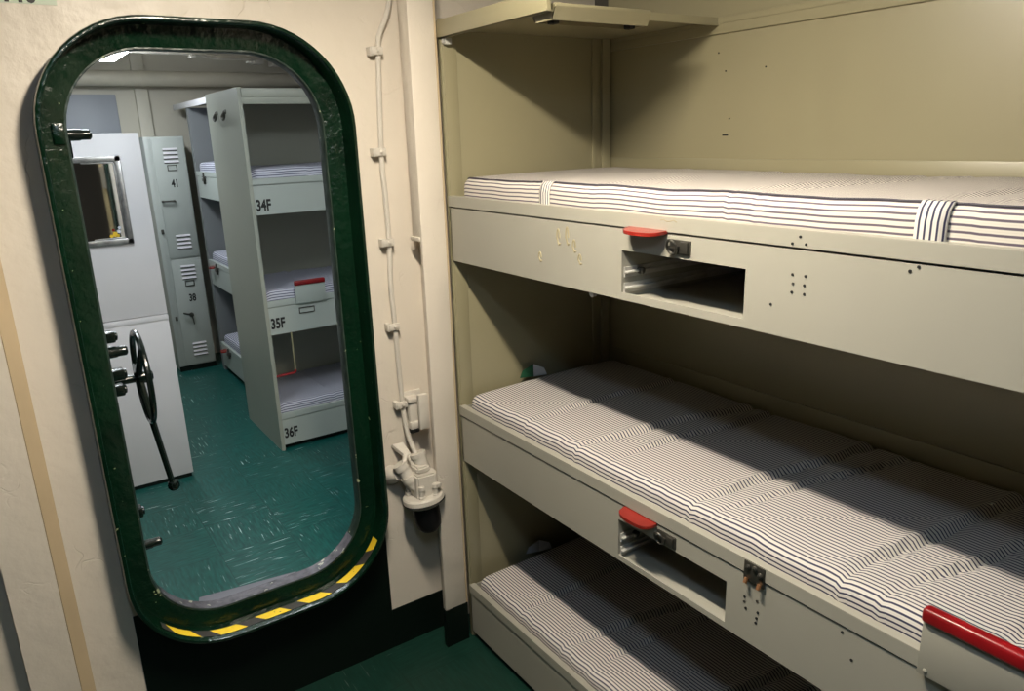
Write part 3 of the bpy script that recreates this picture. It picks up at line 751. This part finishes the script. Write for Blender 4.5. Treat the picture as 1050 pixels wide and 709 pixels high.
for px_, py_ in ((-1.742, 0.853), (-1.736, 0.893), (-1.80, 0.838)):
    lathe(bm, (px_, py_, -0.998), (0, 0, 1), [(0, 0.010), (0.010, 0.010), (0.012, 0.007), (0.030, 0.007), (0.032, 0.010), (0.042, 0.009), (0.044, 0.004)], 12)
lathe(bm, (-1.745, 0.903, -0.965), (1, 0.5, 0), [(0, 0.008), (0.012, 0.008), (0.014, 0.004)], 10)
link('body', bm, M['fit'], wl)
bm = new(); tube(bm, [(-1.795, 0.876, -0.885), (-1.785, 0.884, -0.925)], [0.0215, 0.020], 16)
tube(bm, [(-1.798, 0.874, -0.876), (-1.795, 0.876, -0.887)], 0.0245, 16); tube(bm, [(-1.787, 0.883, -0.918), (-1.783, 0.886, -0.935)], 0.0225, 6); link('cable_gland', bm, M['fit'], wl)
bm = new(); tube(bm, curve([(-1.805, 0.822, -0.905), (-1.795, 0.832, -0.925), (-1.785, 0.842, -0.955), (-1.775, 0.858, -0.972)], 6), 0.0185, 12)
tube(bm, [(-1.806, 0.819, -0.898), (-1.801, 0.826, -0.914)], 0.0225, 14); tube(bm, [(-1.790, 0.835, -0.935), (-1.786, 0.841, -0.950)], 0.0225, 14)
link('elbow', bm, M['fit'], wl)
bm = new(); lathe(bm, (-1.856, 0.812, -0.948), (0.9, 0.12, 0.25), [(0, 0.028), (0.006, 0.029), (0.03, 0.021), (0.048, 0.014)], 16); link('wall_stub', bm, M['fit'], wl)
bm = new(); tube(bm, curve([(-1.815, 0.848, -0.880), (-1.800, 0.832, -0.895), (-1.790, 0.826, -0.93), (-1.780, 0.842, -0.965)], 6), 0.0075, 8)
tube(bm, curve([(-1.815, 0.852, -0.880), (-1.795, 0.858, -0.91), (-1.785, 0.862, -0.94), (-1.775, 0.866, -0.965)], 6), 0.0075, 8)
A = [(-1.855, 0.820, -0.862), (-1.850, 0.852, -0.862), (-1.812, 0.856, -0.885), (-1.812, 0.842, -0.890)]
lo = [bm.verts.new(a) for a in A]; hi = [bm.verts.new((a[0] + 0.005, a[1] + 0.002, a[2] + 0.008)) for a in A]
bm.faces.new(lo); bm.faces.new(hi[::-1])
for k in range(4): bm.faces.new((lo[k], hi[k], hi[(k + 1) % 4], lo[(k + 1) % 4]))
link('strap_arm', bm, M['fit'], wl)
bm = new(); box(bm, XW, -1.79, 0.86, 0.885, -0.985, -0.955, 0.003); link('mounting_foot', bm, M['fit'], wl)
home()

# stencilled label plate at the top left
lab = thing('compartment_label', 'pale green painted label with black stencil characters above the doorway, top left', 'sign', (XW, 0.10, 0.28))
pz = 0.2785
bm = new(); box(bm, XW, XW + 0.0015, 0.055, 0.177, pz, pz + 0.07); link('plate', bm, M['labelp'], lab)
text_mesh('lettering', '1H0', 0.052, M['black'], lab, (XW + 0.0018, 0.062, pz + 0.004), (0, 1, 0), (0, 0, 1), 0.03)
home()

# ================================================== compartment beyond
# bunk rack facing the doorway (34F-36F)
parent_far[0] = True
LF = 1.70
R2 = thing('bunk_rack', 'grey-green steel bunk rack beyond the doorway with berths stencilled 34F, 35F and 36F', 'bunk', (-3.59, 0.995, ZF), math.pi / 2)
ORG[0] = Vector((0, 0, ZF))
bm = new(); prism(bm, [(-0.010, -0.006), (0.008, -0.006), (0.008, -0.001), (0.0, -0.001), (0.0, 0.583), (-0.010, 0.583)], 2, ZF, 0.241)
ep = link('end_panel', bm, M['rackf'], R2)
for yy in (0.20, 0.36):
    bm = new(); tube(bm, curve([(-0.010, yy + 0.045, 0.150), (-0.028, yy + 0.040, 0.122), (-0.034, yy, 0.108), (-0.038, yy - 0.045, 0.118), (-0.040, yy - 0.055, 0.140)], 5), 0.0055, 8)
    box(bm, -0.0135, -0.010, yy + 0.018, yy + 0.042, 0.135, 0.155, 0.001)
    link('coat_hook', bm, M['dsteel'], ep)
bm = new(); box(bm, LF, LF + 0.010, 0.0, 0.583, ZF, 0.241); link('end_panel', bm, M['rackf'], R2)
bm = new(); box(bm, 0.0, LF, 0.573, 0.583, ZF, 0.241); link('back_panel', bm, M['rackf'], R2)
bm = new(); box(bm, 0.004, LF, -0.002, 0.004, 0.1685, 0.238, 0.001); box(bm, 0.0, LF, 0.0, 0.573, 0.225, 0.235); box(bm, 0.004, LF, -0.006, 0.0, 0.2, 0.238, 0.001)
link('header_board', bm, M['rackf'], R2)
fz = (-0.163, -0.748, -1.330)
ft = [tray(R2, z, LF, M['rackff'], M['rackf'], None, 0.168) for z in fz]
for t, s_, bz in ((ft[0], '34F', -0.310), (ft[1], '35F', -0.884), (ft[2], '36F', -1.460)):
    o = text_mesh('stencil_number', s_, 0.052, M['black'], t, (0.013, -0.0012, bz), (1, 0, 0), (0, 0, 1), 0.034)
guard(ft[1], 0.147, 0.302, fz[1], -0.661)
bm = new()
for a in ((0.160, 0.240, -0.803, -0.799), (0.160, 0.240, -0.829, -0.825), (0.160, 0.164, -0.829, -0.799), (0.236, 0.240, -0.829, -0.799)): box(bm, a[0], a[1], -0.003, 0.001, a[2], a[3])
link('label_holder', bm, M['dsteel'], ft[1])
bm = new(); tube(bm, [(0.110, 0.006, -0.914), (0.110, 0.006, -1.122)], 0.0048, 8)
st = link('step_bar', bm, M['rack'], ft[1])
bm = new(); tube(bm, curve([(0.110, 0.006, -1.112), (0.108, 0.006, -1.125), (0.098, 0.006, -1.128), (0.02, 0.006, -1.131), (0.004, 0.006, -1.131)], 4), 0.0062, 8)
o = link('red_rung', bm, M['redpad'], st); o['label'] = 'red rung at the bottom of the step bar'
bm = new(); box(bm, 0.02, LF, 0.03, 0.045, ZF, -1.495); link('plinth', bm, M['greenblack'], R2)
home()
for z, lb, sd, sag in ((fz[0], 'striped mattress on berth 34F beyond the doorway', 2.2, 0), (fz[1], 'striped mattress on berth 35F beyond the doorway, behind the red-topped guard', 4.4, 0), (fz[2], 'striped mattress on berth 36F beyond the doorway, lowest of its rack', 6.6, 0)):
    mattress('mattress', lb, LF - 0.04, 0.53, 0.074, (-3.59 - 0.020, 0.995 + 0.012, z - 0.029), math.pi / 2, sd, M['tickf'], piping=False, nx=70, ny=20, crease=[(c[0], c[1], c[2], c[3] * 1.6) for c in cre])

# rack further back, behind the end panel
L3 = 1.02
BX = -5.25
R3 = thing('bunk_rack', 'grey bunk rack at the back beyond the doorway, half hidden by the tall end panel', 'bunk', (BX, 1.12, ZF))
ORG[0] = Vector((0, 0, ZF))
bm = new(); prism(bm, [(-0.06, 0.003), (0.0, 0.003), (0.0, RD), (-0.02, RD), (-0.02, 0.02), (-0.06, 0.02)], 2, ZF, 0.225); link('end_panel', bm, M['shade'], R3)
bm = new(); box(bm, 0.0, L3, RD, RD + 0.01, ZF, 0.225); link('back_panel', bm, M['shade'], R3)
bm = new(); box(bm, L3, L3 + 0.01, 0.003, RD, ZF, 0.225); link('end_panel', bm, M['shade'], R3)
bm = new(); box(bm, -0.40, L3, -0.006, 0.003, 0.226, 0.262, 0.001); box(bm, -0.40, L3, 0.0, RD, 0.256, 0.262); link('canopy', bm, M['white'], R3)  # white stands in for the bright light falling on the lip
bz3 = (-0.168, -0.745, -1.318)
for i, z in enumerate(bz3):
    t = tray(R3, z, L3, M['rackff'], M['shade'], None, 0.165)
    bm = new(); box(bm, 0.205, 0.218, -0.012, 0.0, z - 0.075, z - 0.005, 0.002); box(bm, 0.17, 0.25, -0.010, 0.0, z - 0.035, z - 0.028, 0.001); box(bm, 0.19, 0.235, -0.016, 0.0, z - 0.058, z - 0.040, 0.002)
    link('hasp', bm, M['dsteel'], t)
    if i: pull(t, 0.10, 0.17, z - 0.035)
bm = new(); box(bm, 0.02, L3, 0.03, 0.045, ZF, -1.485); link('plinth', bm, M['greenblack'], R3)
home()
for z, lb, sd in zip(bz3, ('pale mattress on the top berth of the back rack, beside the lockers', 'pale mattress on the middle berth of the back rack, beside the lockers', 'pale mattress on the lowest berth of the back rack, beside the lockers'), (1.9, 3.3, 8.1)):
    mattress('mattress', lb, L3 - 0.06, 0.52, 0.085, (BX + 0.035, 1.12 + 0.016, z - 0.029), 0, sd, M['tickf'], piping=False, nx=50, ny=16)

# lockers: two-tier column numbered 41 over 38
lk = thing('locker', 'pale green-grey steel locker with two doors stencilled 41 and 38', 'locker', (-5.72, 0.98, ZF))
LX = -5.402
bm = new(); box(bm, -5.715, LX, 0.857, 1.102, -1.49, 0.055, 0.003); box(bm, -5.70, -5.43, 0.865, 1.095, ZF, -1.49)
link('body', bm, M['locker'], lk)
bm = new(); box(bm, LX - 0.01, LX + 0.001, 0.86, 1.10, ZF, -1.49); link('base', bm, M['greenblack'], lk)
bm = new(); box(bm, LX, LX + 0.003, 0.872, 0.898, -1.47, 0.045, 0.001); link('hinge_strip', bm, M['locker'], lk)
for z0, z1, num, hz, dd in ((-0.733, 0.045, '41', -0.355, 0.0), (-1.482, -0.745, '38', -1.12, 0.02)):
    bm = new(); box(bm, LX, LX + 0.008, 0.906, 1.097, z0, z1, 0.002)
    d = link('door', bm, M['locker'], lk)
    h = z1 - z0
    for zc in (z1 - 0.070 + dd, z0 + 0.145):
        bm = new()
        for k in range(4):
            zz = zc - k * 0.0265
            prism(bm, [(LX + 0.008, zz + 0.009), (LX + 0.016, zz - 0.004), (LX + 0.008, zz - 0.004)], 1, 0.962, 1.052)
            box(bm, LX + 0.0078, LX + 0.0086, 0.962, 1.052, zz - 0.012, zz - 0.004)
        link('vent', bm, M['white'], d)
        bm = new()
        for k in range(4):
            zz = zc - k * 0.0265; box(bm, LX + 0.0086, LX + 0.0094, 0.962, 1.052, zz - 0.011, zz - 0.0045)
        link('vent_slot', bm, M['dsteel'], d)
    zp = z1 - 0.207 + dd
    bm = new()
    for a in ((0.975, 1.035, zp, zp + 0.005), (0.975, 1.035, zp + 0.033, zp + 0.038), (0.975, 0.980, zp, zp + 0.038), (1.030, 1.035, zp, zp + 0.038)): box(bm, LX + 0.007, LX + 0.011, *a)
    link('label_holder', bm, M['dsteel'], d)
    text_mesh('stencil_number', num, 0.050, M['black'], d, (LX + 0.0085, 0.985, z1 - 0.311 + dd), (0, 1, 0), (0, 0, 1), 0.03)
    bm = new()
    if num == '41':
        tube(bm, [(LX + 0.006, 0.915, hz), (LX + 0.03, 0.915, hz)], 0.008, 8); tube(bm, [(LX + 0.006, 0.985, hz), (LX + 0.03, 0.985, hz)], 0.008, 8)
        tube(bm, [(LX + 0.03, 0.905, hz), (LX + 0.03, 0.992, hz)], 0.006, 8)
    else:
        lathe(bm, (LX + 0.006, 0.985, hz - 0.01), (1, 0, 0), [(0, 0.016), (0.02, 0.014), (0.03, 0.010)], 12)
        tube(bm, [(LX + 0.03, 0.985, hz - 0.01), (LX + 0.034, 0.93, hz + 0.012)], [0.008, 0.005], 8)
        tube(bm, [(LX + 0.03, 0.985, hz - 0.012), (LX + 0.034, 0.990, hz - 0.075)], [0.004, 0.003], 8)
    link('handle', bm, M['dsteel'], d)
    bm = new(); box(bm, LX, LX + 0.016, 0.878, 0.894, (-0.565 if num == '41' else -1.16), (-0.535 if num == '41' else -1.13), 0.003); link('catch', bm, M['dsteel'], d)
home()

# white partition with mirror
pp = thing('partition_panel', 'white enamelled steel partition panel just beyond the doorway, left', 'partition', (-3.60, 0.10, ZF))
bm = new(); box(bm, -3.62, -3.568, -0.55, 0.5525, -0.7255, 0.055, 0.003); link('upper_panel', bm, M['white'], pp)
bm = new(); box(bm, -3.62, -3.565, -0.55, 0.5525, -1.505, -0.7285, 0.003); box(bm, -3.567, -3.562, -0.55, 0.5525, -0.752, -0.7285, 0.001); link('lower_panel', bm, M['white'], pp)
bm = new(); box(bm, -3.61, -3.575, -0.54, 0.545, ZF, -1.505); link('base', bm, M['greenblack'], pp)
home()
mr = thing('wall_mirror', 'metal-framed mirror on the white partition with small yellow stickers in a corner', 'mirror', (-3.568, 0.33, -0.40))
bm = new(); y0, y1, z0, z1, w = 0.14, 0.466, -0.400, -0.034, 0.024
for a in ((y0, y1, z0, z0 + w), (y0, y1, z1 - w, z1), (y0, y0 + w, z0, z1), (y1 - w, y1, z0, z1)): box(bm, -3.568, -3.556, *a, 0.003)
for a in ((y0 + w, y1 - w, z0 + w, z0 + w + 0.006), (y0 + w, y1 - w, z1 - w - 0.006, z1 - w), (y1 - w - 0.006, y1 - w, z0 + w, z1 - w)): box(bm, -3.568, -3.562, *a, 0.001)
link('frame', bm, M['chrome'], mr)
bm = new(); prism(bm, [(-3.568, y0 + 0.01), (-3.568, y1 - 0.01), (-3.5665, y1 - 0.01), (-3.5565, y0 + 0.01)], 2, z0 + 0.01, z1 - 0.01); link('glass', bm, M['mirror'], mr)
for y, z, s_, m_ in ((0.400, -0.356, 0.012, 'yellow'), (0.415, -0.345, 0.009, 'paperw'), (0.385, -0.362, 0.008, 'yellow'), (0.410, -0.362, 0.007, 'yellow'), (0.395, -0.338, 0.006, 'red'), (0.42, -0.330, 0.007, 'paperw')):
    bm = new(); prism(bm, [(y + s_ * math.cos(a * 1.256 + z * 40), z + s_ * math.sin(a * 1.256 + z * 40)) for a in range(5)], 0, -3.5655, -3.5615); link('sticker', bm, M[m_], mr)
home()

# pipe, board, overhead cables, lamp beyond
pt = thing('overhead_pipe', 'beige pipe running across the far wall near the ceiling', 'pipe', (-5.62, 0.9, 0.43))
bm = new(); tube(bm, [(-5.62, -1.28, 0.428), (-5.62, 3.08, 0.428)], 0.0485, 24); link('pipe', bm, M['pipe'], pt)
for y in (0.945, 2.2, -0.4):
    bm = new(); tube(bm, [(-5.62, y - 0.012, 0.428), (-5.62, y + 0.012, 0.428)], 0.052, 24)
    box(bm, -5.75, -5.62, y - 0.012, y + 0.012, 0.466, 0.480); box(bm, -5.75, -5.62, y - 0.012, y + 0.012, 0.377, 0.388); link('pipe_clamp', bm, M['pipe'], pt)
home()
bm = new(); box(bm, -5.75, -5.728, 0.40, 0.787, -0.25, 0.334, 0.002)
tag(link('wall_board', bm, M['grey']), 'plain blue-grey board on the far wall above the white partition', 'board')
oc = thing('overhead_cable', 'sagging overhead cables under the ceiling beyond the doorway', 'cable', (-4.8, 1.2, 0.5))
for dz, dx in ((0.0, 0.0), (0.010, 0.03)):
    bm = new(); tube(bm, curve([(-4.7 + dx, 0.45, 0.515 + dz), (-4.75 + dx, 0.80, 0.500 + dz), (-4.78 + dx, 1.08, 0.498 + dz), (-4.86 + dx, 1.25, 0.487 + dz), (-4.98 + dx, 1.46, 0.500 + dz), (-5.1 + dx, 1.75, 0.515 + dz), (-5.2 + dx, 2.2, 0.51 + dz)], 6), 0.007, 8); link('cable', bm, M['pipe'] if dz else M['fit'], oc)
for x, y in ((-4.76, 1.08), (-4.96, 1.46), (-4.70, 0.60)):
    bm = new(); box(bm, x - 0.004, x + 0.004, y - 0.012, y + 0.012, 0.475, ZC, 0.001); box(bm, x - 0.03, x + 0.04, y - 0.014, y + 0.014, 0.475, 0.486, 0.002); link('hanger', bm, M['fit'], oc)
home()
bm = new(); box(bm, -5.35, -5.24, 1.58, 1.64, 0.50, ZC, 0.003); box(bm, -5.35, -5.24, 1.70, 1.86, 0.49, ZC, 0.003)
tag(link('junction_box', bm, M['fit']), 'small cream boxes fixed under the ceiling above the far pipe', 'junction box')

def ceiling_light(label, x0, x1, y0, y1, zb, em, tk=0.007):
    th = thing('ceiling_light', label, 'ceiling light', ((x0 + x1) / 2, (y0 + y1) / 2, zb))
    bm = new(); box(bm, x0 - 0.015, x1 + 0.015, y0 - 0.015, y1 + 0.015, zb + tk - 0.001, zb + tk + 0.04, 0.006)
    if zb + 0.05 < ZC:
        for xx in (x0 + 0.05, x1 - 0.05): tube(bm, [(xx, (y0 + y1) / 2, zb + 0.04), (xx, (y0 + y1) / 2, ZC)], 0.006, 8)
    link('housing', bm, M['fit'], th)
    bm = new(); box(bm, x0, x1, y0, y1, zb, zb + tk); link('diffuser', bm, em, th)
    home(); return th
ceiling_light('long ceiling light beyond the doorway, glimpsed at its upper left', -4.95, -4.45, 0.50, 0.705, 0.465, M['farl2'], 0.03)
ceiling_light('added fill light beyond the doorway, out of sight in front of the numbered berths', -2.50, -2.15, 0.95, 1.12, 0.43, M['farl'], 0.03)  # unseen lamp, added to light the numbered berths
ceiling_light('added fill light beyond the doorway, out of sight beside the white partition', -3.05, -2.75, 0.22, 0.36, 0.50, M['farl'], 0.03)  # unseen lamp, added to brighten the partition and end panel
ceiling_light('warm ceiling light over the edge of the large bunk rack', -1.12, -0.74, 0.455, 0.510, 0.515, M['warm'])
ceiling_light('cool ceiling light behind the camera', -0.35, 0.35, 0.0, 0.14, 0.585, M['cool'])

# ---------------------------------------------------------------- camera
f, r_, u_ = Vector((-0.79645534, 0.53907161, -0.27397207)), Vector((0.56772348, 0.82260319, -0.03184398)), Vector((-0.20820411, 0.18090268, 0.96121031))
cam = bpy.data.cameras.new('camera'); co = bpy.data.objects.new('camera', cam); C.objects.link(co)
cam.sensor_width = 36; cam.lens = 761.54 * 36 / 1050; cam.clip_start = 0.02
m = Matrix((r_, u_, -f)).transposed().to_4x4(); m.translation = Vector((-XW * D, 0, -ZF * D)); co.matrix_world = m
sc = bpy.context.scene; sc.camera = co
w = bpy.data.worlds.new('world'); sc.world = w; w.use_nodes = True
w.node_tree.nodes['Background'].inputs[0].default_value = (0.02, 0.02, 0.022, 1); w.node_tree.nodes['Background'].inputs[1].default_value = 0.3
sc.view_settings.view_transform = 'Standard'; sc.view_settings.look = 'None'; sc.view_settings.exposure = -0.12; sc.view_settings.gamma = 1
sc.view_settings.use_curve_mapping = False

groups = {'bunk_rack': 'three-tier steel bunk racks', 'folded_card': 'folded cards left on the bunks', 'ceiling_light': 'ceiling lights'}
for o in bpy.data.objects:
    if o.parent: continue
    k = o.name.split('.')[0]
    if k in groups: o['group'] = groups[k]
    elif k == 'mattress':
        l = o['label']
        o['group'] = 'mattresses of the large bunk rack' if 'large bunk rack' in l else ('mattresses of the numbered berths' if '34F' in l or '35F' in l or '36F' in l else 'mattresses of the back rack')
